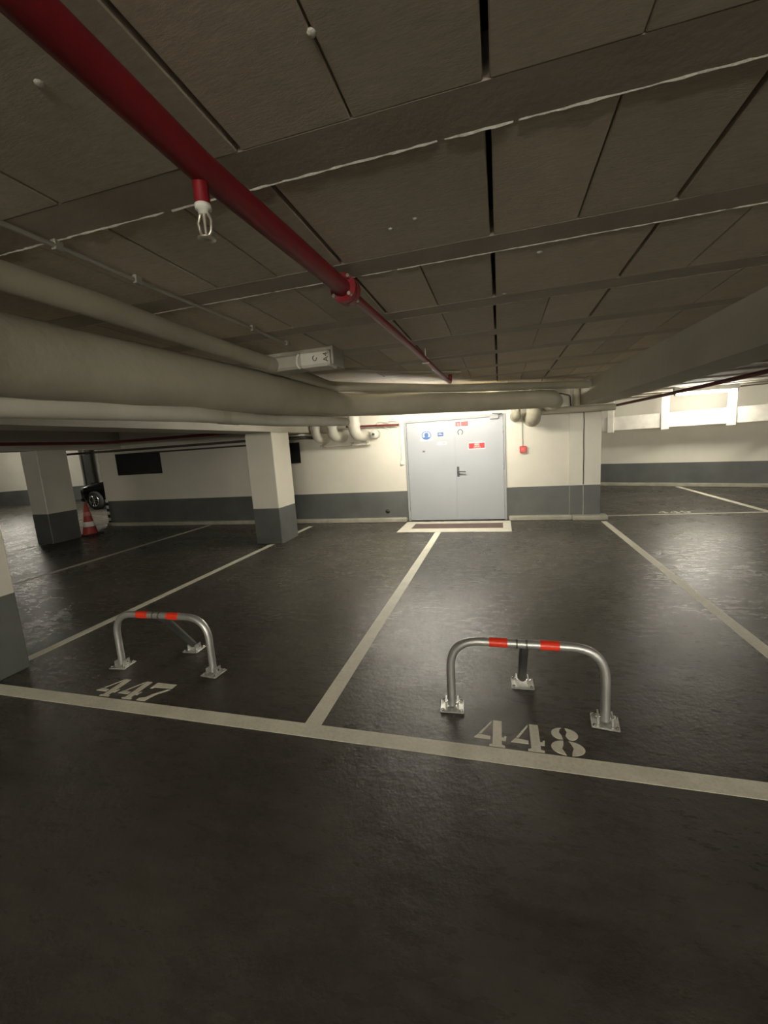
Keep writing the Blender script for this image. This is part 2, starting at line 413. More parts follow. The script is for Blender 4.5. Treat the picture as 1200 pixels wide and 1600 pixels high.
# ------------------------------------------------------------------ beams and columns
def yaw_box(name, p0, p1, w, z0, z1, mat, side=1):
    p0 = Vector((*p0, 0)); p1 = Vector((*p1, 0)); d = (p1 - p0).normalized(); n = Vector((d.y, -d.x, 0)) * side
    vs_ = [p0, p1, p1 + n * w, p0 + n * w]
    return MB().add([(p.x, p.y, z) for z in (z0, z1) for p in vs_], [(3, 2, 1, 0), (4, 5, 6, 7), (0, 1, 5, 4), (1, 2, 6, 5), (2, 3, 7, 6), (3, 0, 4, 7)]).build(name, mat)
tag(yaw_box('ceiling_beam', (1.17, 0.0), (0.865, WY), 0.30, 1.305, ZC + 0.02, 'beam'), 'deep pale concrete beam running to the wall on the right', 'beam', kind='structure')
tag(MB().box(1.155, 1.47, Y0 + .1, 0.02, 1.305, ZC + 0.02).build('ceiling_beam', 'beam'), 'pale concrete beam continuing overhead behind the viewer on the right', 'beam', kind='structure')
tag(MB().box(-2.655, -2.325, Y0 + .1, WY, 1.22, ZC + 0.02).build('ceiling_beam', 'beam'), 'shaded concrete beam above the pipes and left columns', 'beam', kind='structure')
tag(MB().box(-5.975, -5.68, Y0 + .1, Y1 - .1, 1.22, ZC + 0.02).build('ceiling_beam', 'beam'), 'concrete beam above the far left column', 'beam', kind='structure')
tag(MB().box(WLX - 0.02, WLX + 0.5, WY + WT, Y1 - .1, 1.30, ZC + .02).build('ceiling_beam', 'beam'), 'concrete beam behind the left end of the back wall', 'beam', kind='structure')
def column(x0, x1, y0, y1, label):
    o = MB().bbox(x0, x1, y0, y1, 0, 1.222, 0.006).build('concrete_column', 'wall')
    return tag(o, label, 'column', 'concrete columns')
column(-2.65, -2.327, 4.02, 4.40, 'square cream and grey column left of the grey double door')
column(-5.97, -5.69, 4.005, 4.40, 'cream and grey column beside the traffic cone at far left')
column(-2.64, -2.335, 0.86, 1.42, 'nearest column cut off at the left edge of the picture')

# ------------------------------------------------------------------ floor paint
def stripe(x0, x1, y0, y1, name='painted_line', mat='line', h=0.0012):
    return MB().box(x0, x1, y0, y1, -0.001, h).build(name, mat, floor)
stripe(-9.0, 6.0, 1.196, 1.263)
stripe(-0.717, -0.652, 1.263, 4.57); stripe(1.082, 1.142, 1.263, 5.08)
stripe(-2.475, -2.415, 1.43, 4.03); stripe(-2.475, -2.415, 4.42, 5.0)
stripe(-4.20, -4.14, 1.263, 5.18); stripe(-5.86, -5.80, 1.263, 4.02)
stripe(-7.6, -7.54, 1.263, 4.6)
MB().add([(WE + .08, 5.405, -0.001), (2.83, 5.475, -0.001), (2.83, 5.525, -0.001), (WE + .08, 5.455, -0.001), (WE + .08, 5.405, .0012), (2.83, 5.475, .0012), (2.83, 5.525, .0012), (WE + .08, 5.455, .0012)],
         [(3, 2, 1, 0), (4, 5, 6, 7), (0, 1, 5, 4), (1, 2, 6, 5), (2, 3, 7, 6), (3, 0, 4, 7)]).build('painted_line', 'line', floor)
stripe(2.83, 2.90, 1.263, 8.02)
# threshold frame in front of the door
tf = MB()
tx0, tx1, ty0, ty1 = -1.165, 0.11, 4.575, 5.19
tf.box(tx0, tx1, ty0, ty0 + 0.19, -0.001, 0.003).box(tx0, tx1, ty1 - 0.13, ty1, -0.001, 0.003)
tf.box(tx0, tx0 + 0.13, ty0 + 0.19, ty1 - 0.13, -0.001, 0.003).box(tx1 - 0.09, tx1, ty0 + 0.19, ty1 - 0.13, -0.001, 0.003)
tf.build('threshold_marking', 'thresh', floor)
stripe(tx0 + 0.13, tx1 - 0.09, ty0 + 0.19, ty1 - 0.13, 'threshold_strip', 'rust', 0.0015)

# stencil digits, unit box 0..1 wide 0..1 high
def ell(cx, cy, rx, ry, a0, a1, n=12): return [(cx + rx * math.cos(math.radians(a0 + (a1 - a0) * i / n)), cy + ry * math.sin(math.radians(a0 + (a1 - a0) * i / n))) for i in range(n + 1)]
DIG = {
 '4': [[(0.50, 0.0), (0.98, 0.0), (0.98, 0.06), (0.88, 0.09), (0.88, 0.24), (1.0, 0.24), (1.03, 0.42), (0.97, 0.42), (0.95, 0.36), (0.88, 0.36), (0.88, 1.0), (0.60, 1.0), (0.60, 0.09), (0.50, 0.06)],
       [(0.0, 0.24), (0.53, 0.24), (0.53, 0.36), (0.14, 0.40)], [(0.16, 0.43), (0.24, 0.43), (0.55, 0.90), (0.55, 0.98)]],
 '7': [[(0.0, 0.66), (0.08, 0.66), (0.16, 0.74), (1.0, 0.76), (1.0, 1.0), (0.06, 1.0), (0.0, 0.97)],
       [(0.10, 0.0), (0.52, 0.0), (0.56, 0.20), (0.66, 0.40), (1.0, 0.70), (0.86, 0.70), (0.46, 0.38), (0.34, 0.20), (0.10, 0.12)]],
 '9': [[(0.46, 1.0)] + ell(0.46, 0.70, 0.44, 0.30, 90, 270) + [(0.40, 0.45), (0.34, 0.6), (0.34, 0.8), (0.40, 0.94)],
       [(0.56, 1.0)] + ell(0.50, 0.62, 0.48, 0.38, 80, -20) + [(0.86, 0.2), (0.6, 0.02), (0.2, 0.0), (0.12, 0.2), (0.3, 0.24), (0.5, 0.14), (0.64, 0.4), (0.66, 0.7)]],
}
DIG['8'] = [[(0.44, 1.0)] + ell(0.47, 0.76, 0.37, 0.24, 100, 240)[0:] + [(0.42, 0.56), (0.40, 0.7), (0.34, 0.82), (0.38, 0.94)],
            [(0.54, 1.0)] + list(reversed(ell(0.50, 0.76, 0.40, 0.24, -60, 84))) + [(0.62, 0.56), (0.56, 0.62), (0.52, 0.70), (0.58, 0.86)],
            [(0.42, 0.51)] + ell(0.50, 0.26, 0.47, 0.26, 110, 262) + [(0.40, 0.10), (0.34, 0.22), (0.40, 0.36)],
            [(0.58, 0.51)] + list(reversed(ell(0.50, 0.26, 0.50, 0.26, -80, 72))) + [(0.62, 0.14), (0.68, 0.26), (0.64, 0.40)]]
def bay_number(txt, x, y, w, h, pitch, label):
    b = MB()
    for i, c in enumerate(txt):
        for pl in DIG[c]:
            b.poly(pl, 0.0, 0.0013, lambda a, bb, z, i=i: (x + i * pitch + a * w, y + bb * h, z))
    return b.build('bay_number', 'line', floor)
bay_number('448', -0.105, 1.268, 0.105, 0.132, 0.122, '')
bay_number('447', -1.765, 1.272, 0.105, 0.130, 0.122, '')
bay_number('449', 1.80, 5.53, 0.105, 0.132, 0.122, '')

# ------------------------------------------------------------------ parking hoops
def make_hoop(label):
    t = thing('parking_hoop', (0, 0, 0), label, 'parking barrier', 'fold-down parking hoops')
    W, Ht, R = 0.526, 0.275, 0.115
    path = arc_path([(-W / 2, 0, 0.012), (-W / 2, 0, Ht), (W / 2, 0, Ht), (W / 2, 0, 0.012)], R, 10)
    fr = MB().tube(path, 0.0158, 14).build('hoop_tube', 'steel', t)
    for xa, xb in ((-0.12, -0.057), (0.053, 0.116)):
        MB().tube([(xa, 0, Ht), (xb, 0, Ht)], 0.0167, 16).build('reflective_band', 'tape', fr)
    for xa in (-0.028, 0.005):
        MB().tube([(xa, 0, Ht), (xa + 0.006, 0, Ht)], 0.0172, 14).build('clamp_ring', 'strut', fr)
    MB().tube(arc_path([(0.0, 0.004, Ht - 0.004), (0.0, 0.05, Ht - 0.05), (0.0, 0.195, 0.03)], 0.03, 4), 0.0165, 10).build('strut', 'strut', t)
    for fx, fy, rz in ((-W / 2, 0, 0.08), (W / 2, 0, -0.12), (0.0, 0.197, 0.03)):
        mt = Matrix.Translation((fx, fy, 0)) @ Matrix.Rotation(rz, 4, 'Z')
        pl = MB().bbox(-0.044, 0.044, -0.04, 0.04, 0, 0.006, 0.002, 0, mt)
        for sx in (-1, 1):
            pl.box(sx * 0.022 - 0.0025, sx * 0.022 + 0.0025, -0.022, 0.022, 0.005, 0.034, 0, mt)
        p = pl.build('foot_plate', 'plate', t)
        for bx, by in ((-0.034, -0.03), (0.034, -0.03), (-0.034, 0.03), (0.034, 0.03)):
            MB().lathe([(0.006, 0.005), (0.006, 0.011), (0.003, 0.013)], 6, mt @ Vector((bx, by, 0))).build('bolt', 'chrome', p)
        MB().tube([mt @ Vector((-0.03, 0, 0.022)), mt @ Vector((0.03, 0, 0.022))], 0.004, 8).build('hinge_pin', 'chrome', p)
    return t
hoop = make_hoop('galvanised parking hoop with bright red bands in the bay right of the middle line')
hoop.location = Vector((0.07, 1.452, 0.0012)) * U
h2 = copy_tree(hoop); h2['label'] = 'galvanised parking hoop standing in the bay beside the left columns'
h2.location = Vector((-1.570, 1.51, 0.0012)) * U; h2.rotation_euler.z = math.radians(1.0)

# ------------------------------------------------------------------ double door
door = thing('door_1', ((DL + DR) / 2, WY, 0), 'pale grey steel double door with red and blue safety signs', 'door', kind='structure')
fy0 = WY - 0.014
fr = MB().bbox(DL, DL + 0.03, fy0, WY + 0.06, 0, DT, 0.004).bbox(DR - 0.03, DR, fy0, WY + 0.06, 0, DT, 0.004).bbox(DL, DR, fy0 - 0.001, WY + 0.06, DT - 0.03, DT, 0.004)
fr.build('door_frame', 'doorframe', door)
SPL = -0.536; LY = WY + 0.004
leafL = MB().bbox(DL + 0.031, SPL - 0.0015, LY, LY + 0.03, 0.008, DT - 0.031, 0.002).build('door_leaf', 'door', door)
lr = MB().bbox(SPL + 0.0015, DR - 0.031, LY, LY + 0.03, 0.008, DT - 0.031, 0.002).bbox(SPL - 0.012, SPL + 0.012, LY - 0.004, LY, 0.008, DT - 0.034, 0.001)
leafR = lr.build('door_leaf', 'door', door)
SY = LY - 0.0005
def sign(pA, pB, base, marks, leaf, name='door_sign'):
    a, b = aty(*pA, LY), aty(*pB, LY); x0, x1, z0, z1 = a.x, b.x, min(a.z, b.z), max(a.z, b.z)
    mats = [base]; s = MB().box(x0, x1, SY - 0.002, SY, z0, z1)
    for mk in marks:
        mt = mk[0]
        if mt not in mats: mats.append(mt)
        P = [(x0 + u * (x1 - x0), z0 + v * (z1 - z0)) for u, v in mk[1]]
        d = mk[2] if len(mk) > 2 else 1
        s.poly(P, 0, 0.0006 * d, lambda q, r, h: (q, SY - 0.002 - h, r), mats.index(mt))
    return s.build(name, mats, leaf)
R4 = lambda a, b, c, d: [(a, c), (b, c), (b, d), (a, d)]
blue = [('signblue', ell(.5, .5, .40, .40, 0, 345, 23)), ('signwhite', ell(.5, .5, .325, .325, 0, 345, 23), 2),
        ('signblue', [(.36, .34), (.64, .34), (.66, .60), (.60, .74), (.40, .74), (.34, .60)], 3), ('signblue', ell(.5, .5, .40, .40, 205, 335, 12) , 2.5)]
sign((657, 689.5), (675.5, 671), 'signwhite', blue, leafL)
sign((684, 682), (692.5, 675.5), 'signblue', [('signwhite', R4(.15, .85, .42, .56)), ('signwhite', R4(.15, .6, .68, .78))], leafL)
sign((683, 695.5), (698, 689.5), 'patch', [('smudge', R4(.5, .9, .4, .6))], leafL, 'torn_sticker')
sign((659.5, 707.5), (664.5, 703.5), 'smudge', [('ink', ell(.55, .5, .3, .3, 0, 340, 10))], leafL, 'lock_cover')
bars = lambda u0, u1, rows_: [('signpink', R4(u0, u1, r, r + .09)) for r in rows_]
sign((711, 667.5), (731.5, 657.5), 'signwhite', [('signred', R4(.03, .40, .12, .95)), ('signpink', R4(.12, .33, .2, .72), 2), ('signred', R4(.46, .98, .12, .95))] + [('signpink', R4(.52, .92, v, v + .07), 2) for v in (.3, .5, .7)], leafR)
sign((732, 702.5), (758, 690), 'signwhite', [('signred', R4(.03, .97, .12, .88)), ('signpink', [(.28, .14), (.76, .14), (.62, .82), (.40, .82)], 2), ('signwhite', R4(.42, .60, .34, .44), 3), ('ink', [(.47, .30), (.56, .30), (.53, .5)], 4), ('signwhite', R4(.36, .66, .66, .76), 3)], leafR)
p = aty(719, 675.3, LY)
rg = MB(); ringp = [(p.x + 0.029 * math.cos(math.radians(a)), SY - 0.003, p.z + 0.032 * math.sin(math.radians(a))) for a in range(-60, 241, 20)]
rg.tube(ringp, 0.0045, 6); rg.build('painted_ring', 'ink', leafR)
hp_ = aty(716, 737, LY)
hd = MB().bbox(hp_.x - 0.014, hp_.x + 0.014, SY - 0.008, SY, hp_.z - 0.062, hp_.z + 0.062, 0.003).build('handle_plate', 'ink', leafR)
MB().tube(arc_path([(hp_.x, SY - 0.004, hp_.z + 0.004), (hp_.x, SY - 0.04, hp_.z + 0.004), (hp_.x + 0.095, SY - 0.042, hp_.z - 0.002)], 0.012, 5), 0.008, 8).build('door_handle', 'ink', leafR)
cl0 = aty(765, 652.5, LY - 0.02); cl1 = aty(779, 651, LY - 0.02)
MB().bbox(cl0.x, cl1.x, LY - 0.045, LY - 0.001, cl0.z - 0.018, cl0.z + 0.022, 0.004).build('door_closer', 'doorframe', leafR)
MB().tube([(cl1.x - 0.02, LY - 0.03, cl0.z + 0.02), (cl1.x + 0.04, LY - 0.05, cl0.z + 0.035), (cl0.x + 0.03, LY - 0.03, cl0.z + 0.045)], 0.006, 6).build('closer_arm', 'ink', leafR)
for lf, xx in ((leafL, DL + 0.026), (leafR, DR - 0.026)):
    for zz in (0.2, 0.66, 1.1): MB().lathe([(0.007, -0.04), (0.008, -0.04), (0.008, 0.04), (0.007, 0.04)], 8, (xx, LY - 0.012, zz)).build('hinge', 'doorframe', lf)

# ------------------------------------------------------------------ pipes
def wobble(pts, r, amt, step=0.09):
    d = dense(pts, step); pts = [d[0]]
    for q in d[1:]:
        if (q - pts[-1]).length > step * 0.4: pts.append(q)
    rs = [random.uniform(-amt, amt) for _ in pts]
    rs = [(rs[max(i - 1, 0)] + rs[i] + rs[min(i + 1, len(rs) - 1)]) / 2 for i in range(len(rs))]
    return pts, [r * (1 + q) for q in rs]
def sleeve(a, b, r):                                             # wrap with feathered ends
    return MB().tube([a, a.lerp(b, .06), a.lerp(b, .94), b], [r * .97, r, r, r * .97], 24, caps=False)
# 1. small lagged pipe under the ceiling
t = thing('lagged_pipe', (-1.2, 0, 1.47), 'thin pale lagged pipe running along the top of the thick pipe', 'pipe')
raw = [Vector(v) for v in ((-1.02, -2.0, 1.47), (-1.12, -0.5, 1.47))]
raw += [fl(x, y, 1.47) for x, y in ((0, 430), (150, 477), (300, 529), (430, 572), (517, 604))]
raw += [fl(x, y, 1.47) for x, y in ((700, 607), (905, 601))]
d_ = (raw[-1] - raw[-2]).normalized(); raw.append(raw[-1] + d_ * 0.12)
pp, rr = wobble(arc_path(raw, 0.12, 6), 0.0365, 0.05)
MB().tube(pp, rr, 14).build('pipe_lagging', 'lag', t)
pj = fl(412, 566, 1.47); pk = fl(430, 572, 1.47)
sleeve(pj, pk, 0.0395).build('repair_wrap', 'lag2', t)
# 2. thick lagged pipe
t = thing('lagged_pipe', (-1.4, 0, 1.34), 'thick lagged pipe crossing in front of the double door', 'pipe')
ZB = 1.345
L = [(Vector((-1.30, -2.0, ZB)), .125), (Vector((-1.38, 0.2, ZB)), .125)]
L += [(fl(x, y, ZB), rad) for x, y, rad in ((0, 555, .125), (300, 598, .122), (430, 617, .118), (490, 627, .108))]
L += [(fl(x, y, ZB), rad) for x, y, rad in ((540, 634, .090), (600, 632, .088), (750, 628, .087), (835, 624, .086))]
for a in range(1): pass
pts = []; rad = []
for (a, ra), (b, rb) in zip(L[:-1], L[1:]):
    k = max(1, int((b - a).length / 0.09))
    for i in range(k): pts.append(a.lerp(b, i / k)); rad.append((ra + (rb - ra) * i / k))
pts.append(L[-1][0]); rad.append(L[-1][1])
for _ in range(3):
    pts = [pts[0]] + [(pts[i - 1] + pts[i] * 2 + pts[i + 1]) / 4 for i in range(1, len(pts) - 1)] + [pts[-1]]
e0 = pts[-1]; dd = (pts[-1] - pts[-3]).normalized(); wallp = Vector((e0.x + 0.17, WY + 0.01, ZB - 0.02))
elbow = arc_path([e0, e0 + dd * 0.18, Vector((e0.x + 0.22, e0.y + 0.35, ZB - 0.01)), Vector((e0.x + 0.22, WY - 0.002, ZB - 0.01))], 0.10, 5)
pts += elbow[1:]; rad += [.083] * (len(elbow) - 1)
rad = [q * (1 + random.uniform(-.018, .018)) for q in rad]
MB().tube(pts, rad, 22).build('pipe_lagging', 'lag', t)
w0, w1 = fl(577, 633, ZB), fl(630, 631.5, ZB)
sleeve(w0, w1, 0.0895).build('repair_wrap', 'lag2', t)
# 3. lower pale pipe with rounded end
t = thing('drain_pipe', (-1.4, 0, 1.2), 'pale drain pipe under the thick pipe with a rounded end', 'pipe')
raw = [Vector((-1.72, -1.5, 1.2)), fl(0, 634, 1.2), fl(300, 647, 1.2), fl(430, 657, 1.2), fl(541, 659, 1.2)]
pp, rr = wobble(raw, 0.037, 0.02, 0.12); rr[-3:] = [.035, .033, .031]
d_ = (pp[-1] - pp[-2]).normalized()
for q, s_ in ((.012, .026), (.02, .016), (.024, .005)): pp.append(raw[-1] + d_ * q); rr.append(s_)
MB().tube(pp, rr, 14).build('pipe_run', 'pvc', t)
w0, w1 = fl(340, 650, 1.2), fl(372, 653, 1.2)
sleeve(w0, w1, 0.0395).build('repair_wrap', 'lag2', t)

# 4. elbows into the wall left of the door
def elbow_pipe(xw, zw, r, label, y0=4.98, dx=0.0, ztop=1.5, mat='pvc', group='pipe elbows entering the wall'):
    t = thing('pipe_elbow', (xw, WY, zw), label, 'pipe', group)
    path = arc_path([(xw + dx, y0, ztop), (xw + dx, y0, zw), (xw, WY - 0.008, zw)], 0.13, 8)
    MB().tube(path, r, 16).build('elbow_body', mat, t)
    c = Vector(path[1]); d = (Vector(path[2]) - Vector(path[0])).normalized()
    MB().tube([c - d * 0.02, c + d * 0.02], r * 1.12, 16).build('collar', mat, t)
    MB().lathe([(r * 1.25, 0), (r * 1.25, 0.012)], 16, (xw, WY - 0.014, zw), 'Y').build('wall_rose', mat, t)
    return t
elbow_pipe(-1.70, 1.145, 0.072, 'fat pale pipe elbow entering the wall nearest the door', 4.98, -0.03)
elbow_pipe(-2.00, 1.155, 0.068, 'fat pipe elbow in the middle of the wall pipe cluster', 4.98, -0.03)
elbow_pipe(-2.235, 1.145, 0.060, 'fat pipe elbow at the left of the wall pipe cluster', 4.98, -0.02)
t = thing('valve_pipe', (-1.52, WY, 1.14), 'capped pale pipe stub with valve beside the elbow cluster', 'pipe')
MB().lathe([(0.055, 0), (0.055, -0.10), (0.045, -0.12), (0.012, -0.125)], 16, (-1.53, WY, 1.15), 'Y').build('stub', 'pvc', t)
MB().lathe([(0.016, 0), (0.016, -0.03)], 8, (-1.53, WY - 0.125, 1.15), 'Y').build('valve_nut', 'ink', t)
t = thing('service_pipe', (-2.2, WY - .05, 1.05), 'slim pipe with bracket running beneath the elbow cluster', 'pipe')
MB().tube([(-2.30, WY - 0.06, 1.045), (-2.0, WY - 0.06, 1.035), (-1.6, WY - 0.06, 1.03)], 0.014, 8).build('pipe_run', 'pvc', t)
for x in (-2.25, -1.85, -1.65): MB().box(x - .008, x + .008, WY - 0.08, WY, 1.02, 1.07).build('bracket', 'brass', t)
for k, (z, mt, lab) in enumerate(((1.165, 'darkpipe', 'dark slim pipe above the small black vent by the column'), (1.205, 'pvc', 'pale slim pipe above the small black vent by the column'))):
    tag(MB().tube(arc_path([(-2.70, WY - .30 - .05 * k, z), (-2.42, WY - .30 - .05 * k, z), (-2.38, WY - .002, z - .01)], 0.04, 4), 0.018, 8).build('service_pipe', mt), lab, 'pipe')
for k, (x0_, z0_, lab) in enumerate(((-1.42, 1.25, 'curled white cable left of the door top'), (-1.28, 1.25, 'white cable loop against the wall at the door corner'))):
    path = [(x0_ + 0.10 * math.cos(a / 10 * 2.6 * math.pi / 1.3) * (1 - a / 40), WY - 0.05 + 0.004 * a, z0_ + 0.05 * math.sin(a / 10 * 2 * math.pi / 1.3)) for a in range(14)]
    tag(MB().tube(path, 0.006, 6).build('cable', 'white'), lab, 'cable')
tag(MB().tube([(-1.9, WY - 0.1, 1.27), (-1.55, WY - 0.1, 1.255), (-1.2, WY - 0.1, 1.245)], 0.012, 8).build('red_service_pipe', 'darkred'), 'short red pipe on the wall left of the door top', 'pipe')

# 5. elbows right of the door
elbow_pipe(0.37, 1.20, 0.078, 'large pale pipe elbow dropping beside the red call point', 4.95, 0.0, 1.5, 'lag', 'pipe elbows right of the door')
elbow_pipe(0.185, 1.235, 0.050, 'small pale pipe elbow at the top right of the door', 5.05, 0.0, 1.5, 'lag', 'pipe elbows right of the door')
t = thing('lagged_pipe', (0.8, 5.1, 1.25), 'slim pale pipe passing under the right beam at the wall corner', 'pipe')
MB().tube(dense([Vector((0.45, 5.12, 1.265)), Vector((0.9, 5.1, 1.255)), Vector((1.21, 5.12, 1.25))], .08), 0.036, 12).build('pipe_lagging', 'lag', t)
t = thing('riser_pipe', (0.86, 5.16, 1.28), 'short pale riser pipe beside the beam end', 'pipe')
MB().tube([(0.835, 5.15, 1.28), (0.835, 5.15, ZC - .03)], 0.035, 12).build('pipe_run', 'lag', t)
tag(MB().tube(arc_path([(0.56, 5.16, 1.42), (0.66, 5.18, 1.45), (0.77, 5.19, 1.42), (0.78, 5.19, 1.30)], 0.03, 4), 0.007, 6).build('cable', 'black'), 'black cable curving between the thick pipe end and the beam', 'cable')

# 6. red sprinkler pipe
t = thing('sprinkler_pipe', (-0.44, 0.6, 1.47), 'bright red sprinkler pipe hanging under the ceiling panels', 'pipe')
ZR = 1.47
near = [Vector((-0.43, -1.6, ZR)), fl(75, 35, ZR), fl(310, 258, ZR), fl(541, 454, ZR)]
MB().tube(dense(near, .2), 0.0245, 18).build('pipe_run', 'red', t)
fa = fl(541, 454, ZR); far_ = [fa, fl(640, 540, ZR), fl(701, 596, ZR)]
fe = far_[-1]; path = arc_path(far_ + [Vector((fe.x + .006, fe.y + 0.07, ZR)), Vector((fe.x + .006, fe.y + 0.07, ZC + .004))], 0.035, 5)
MB().tube(path, 0.0155, 14).build('pipe_run', 'red', t)
df = (fl(541, 454, ZR) - fl(310, 258, ZR)).normalized()
fl_o = MB().tube([fa - df * 0.028, fa - df * 0.010], 0.041, 18).tube([fa - df * 0.006, fa + df * 0.014], 0.041, 18).tube([fa + df * .012, fa + df * .05], [.033, .018], 18)
flange = fl_o.build('flange', 'red', t)
sd = Vector((df.y, -df.x, 0))
for k in range(4):
    a = math.radians(45 + 90 * k); o = sd * math.cos(a) * 0.034 + Vector((0, 0, 1)) * math.sin(a) * 0.034
    MB().tube([fa + o - df * 0.045, fa + o + df * 0.03], 0.0055, 6).build('flange_bolt', 'brass', flange)
hp = fl(310, 262, ZR)
MB().tube([hp, hp - Vector((0, 0, .056))], 0.0125, 14).build('sprinkler_tee', 'red', t)
sp = MB().lathe([(0.0135, -.056), (0.0135, -.063), (0.009, -.064), (0.009, -.07)], 14, hp)
head = sp.build('sprinkler_head', 'white', t)
for s_ in (-1, 1):
    MB().tube([hp + Vector((s_ * .007, 0, -.068)), hp + Vector((s_ * .013, 0, -.082)), hp + Vector((s_ * .010, 0, -.098)), hp + Vector((s_ * .002, 0, -.106))], 0.0028, 6).build('frame_arm', 'brass', head)
MB().tube([hp + Vector((0, 0, -.07)), hp + Vector((0, 0, -.104))], 0.003, 8).build('bulb', 'brass', head)
MB().lathe([(0.004, -.104), (0.015, -.107), (0.015, -.109), (0.003, -.110)], 12, hp).build('deflector', 'brass', head)
for px, py in ((665, 562),):
    q = fl(px, py, ZR)
    MB().tube([(q.x, q.y, ZR - .018), (q.x, q.y, ZC + .003)], 0.004, 6).tube([(q.x - .02, q.y, ZR - .019), (q.x + .02, q.y, ZR - .019)], .004, 6).build('hanger', 'brass', t)

# 7. grey conduit on the ceiling to the switched-off lamp
t = thing('ceiling_conduit', (-1.0, 1, 1.52), 'thin grey conduit clipped to the ceiling above the lagged pipes', 'conduit')
raw = [Vector((-1.02, -1.5, 1.517)), fl(0, 348, 1.517), fl(120, 398, 1.517), fl(225, 444, 1.517), fl(350, 495, 1.517), fl(452, 539, 1.517)]
MB().tube(raw, 0.0065, 8).build('conduit_run', 'conduit', t)
for px, py in ((215, 439), (395, 514), (448, 537), (90, 386)):
    q = fl(px, py, 1.517); MB().bbox(q.x - .007, q.x + .007, q.y - .012, q.y + .012, 1.508, ZC + .001, .002).build('clip', 'conduit', t)
t = thing('ceiling_conduit', (-.6, 3.3, 1.52), 'thin conduit on the ceiling behind the diagonal pipes', 'conduit')
MB().tube([fl(540, 577, 1.52), fl(600, 581, 1.52), fl(720, 581, 1.52)], 0.006, 8).build('conduit_run', 'conduit', t)

# ------------------------------------------------------------------ lamps
def tube_lamp(name, p0, p1, z, strength, label, hw=0.022, tr=0.012, group='fluorescent ceiling lamps'):
    p0 = Vector((*p0, z)); p1 = Vector((*p1, z)); d = (p1 - p0).normalized(); n = Vector((-d.y, d.x, 0)); c = (p0 + p1) / 2; L_ = (p1 - p0).length / 2
    mt = Matrix.Translation(c) @ Matrix(((d.x, n.x, 0), (d.y, n.y, 0), (0, 0, 1))).to_4x4()
    t = thing(name, c, label, 'lamp', group)
    MB().bbox(-L_ - .03, L_ + .03, -hw, hw, .022, ZC - .0003 - z, .004, 0, mt).build('housing', 'white', t)
    for s_ in (-1, 1): MB().bbox(s_ * (L_ + .012) - .012, s_ * (L_ + .012) + .012, -.016, .016, -.016, .024, .003, 0, mt).build('lamp_holder', 'white', t)
    MB().tube([mt @ Vector((-L_, 0, 0)), mt @ Vector((L_, 0, 0))], tr, 8).build('tube', emis(name + '_glow', WARM, strength), t)
    return t
tube_lamp('fluorescent_lamp', (-1.36, 4.40), (0.06, 4.40), 1.41, TUBE_DOOR, 'lit fluorescent lamp above the grey double door', 0.10)
lp0, lp1 = fl(1056, 616.5, 1.44), fl(1151, 609.5, 1.44)
tube_lamp('fluorescent_lamp', (lp0.x, lp0.y), (lp1.x, lp1.y), 1.44, TUBE_RIGHT, 'lit fluorescent lamp above the white trunking at right')
tube_lamp('fluorescent_lamp', (-12.4, 7.4), (-11.6, 7.9), 1.46, TUBE_LEFT, 'lit fluorescent lamp in the distant left bays')
tube_lamp('fluorescent_lamp', (-7.5, 7.0), (-6.7, 7.0), 1.46, TUBE_CAR, 'lit fluorescent lamp over the parked car')
for lx, ly, k, where in ((3.4, -3.2, 0.55, 'far'), (3.4, -0.9, 0.25, 'near'), (0.3, -1.5, 0.10, 'middle')):  # ceiling tubes added out of view as fill
    tube_lamp('fluorescent_lamp', (lx - 0.42, ly), (lx + 0.42, ly), 1.46, TUBE_FILL * k, 'unseen fill lamp added over the bays right behind the viewer, ' + where + ' one')
for lx, k, where in ((-0.6, 0.5, 'left'), (1.1, 1.1, 'middle'), (3.0, 1.3, 'right')):          # unseen tubes on the rear wall, added as broad fill
    yw, zw = Y0 + 0.1, 1.06
    t = thing('wall_lamp', (lx, yw, zw), 'unseen fill tube added on the wall behind the viewer, ' + where, 'lamp', 'added fill lamps on the rear wall')
    MB().bbox(lx - .56, lx + .56, yw + .0005, yw + .03, zw - .05, zw + .05, .005).build('backplate', 'white', t)
    for s_ in (-1, 1): MB().bbox(lx + s_ * .515 - .014, lx + s_ * .515 + .014, yw + .03, yw + .085, zw - .022, zw + .022, .004).build('lamp_holder', 'white', t)
    MB().tube([(lx - .5, yw + .06, zw), (lx + .5, yw + .06, zw)], 0.02, 8).build('tube', emis('wall_lamp_glow', WARM, TUBE_FILL * k), t)

# switched-off lamp marked A4
def text_mesh(txt, size):
    cu = bpy.data.curves.new('t', 'FONT'); cu.body = txt; cu.size = size; cu.align_x = 'CENTER'; cu.align_y = 'CENTER'; cu.extrude = 0.0006
    o = bpy.data.objects.new('t', cu); col.objects.link(o)
    dg = bpy.context.evaluated_depsgraph_get(); me = bpy.data.meshes.new_from_object(o.evaluated_get(dg))
    bpy.data.objects.remove(o); return me
AY = 2.12
t = thing('switched_off_lamp', (-1.1, AY + .08, 1.43), 'switched-off ceiling lamp with a white end cap marked A4', 'lamp')
MB().bbox(-1.225, -0.985, AY + .004, AY + 0.14, 1.435, 1.512, 0.012).build('lamp_body', 'fixture', t)
MB().bbox(-1.225, -0.835, AY + .02, AY + 0.16, 1.512, 1.531, 0.003).build('backplate', 'fixture', t)
MB().bbox(-0.835, -0.822, AY + .0, AY + 0.16, 1.436, 1.53, 0.003).build('end_plate', 'fixture', t)
capo = MB().bbox(-1.015, -0.845, AY - 0.002, AY + 0.13, 1.433, 1.516, 0.012).build('end_cap', 'cap', t)
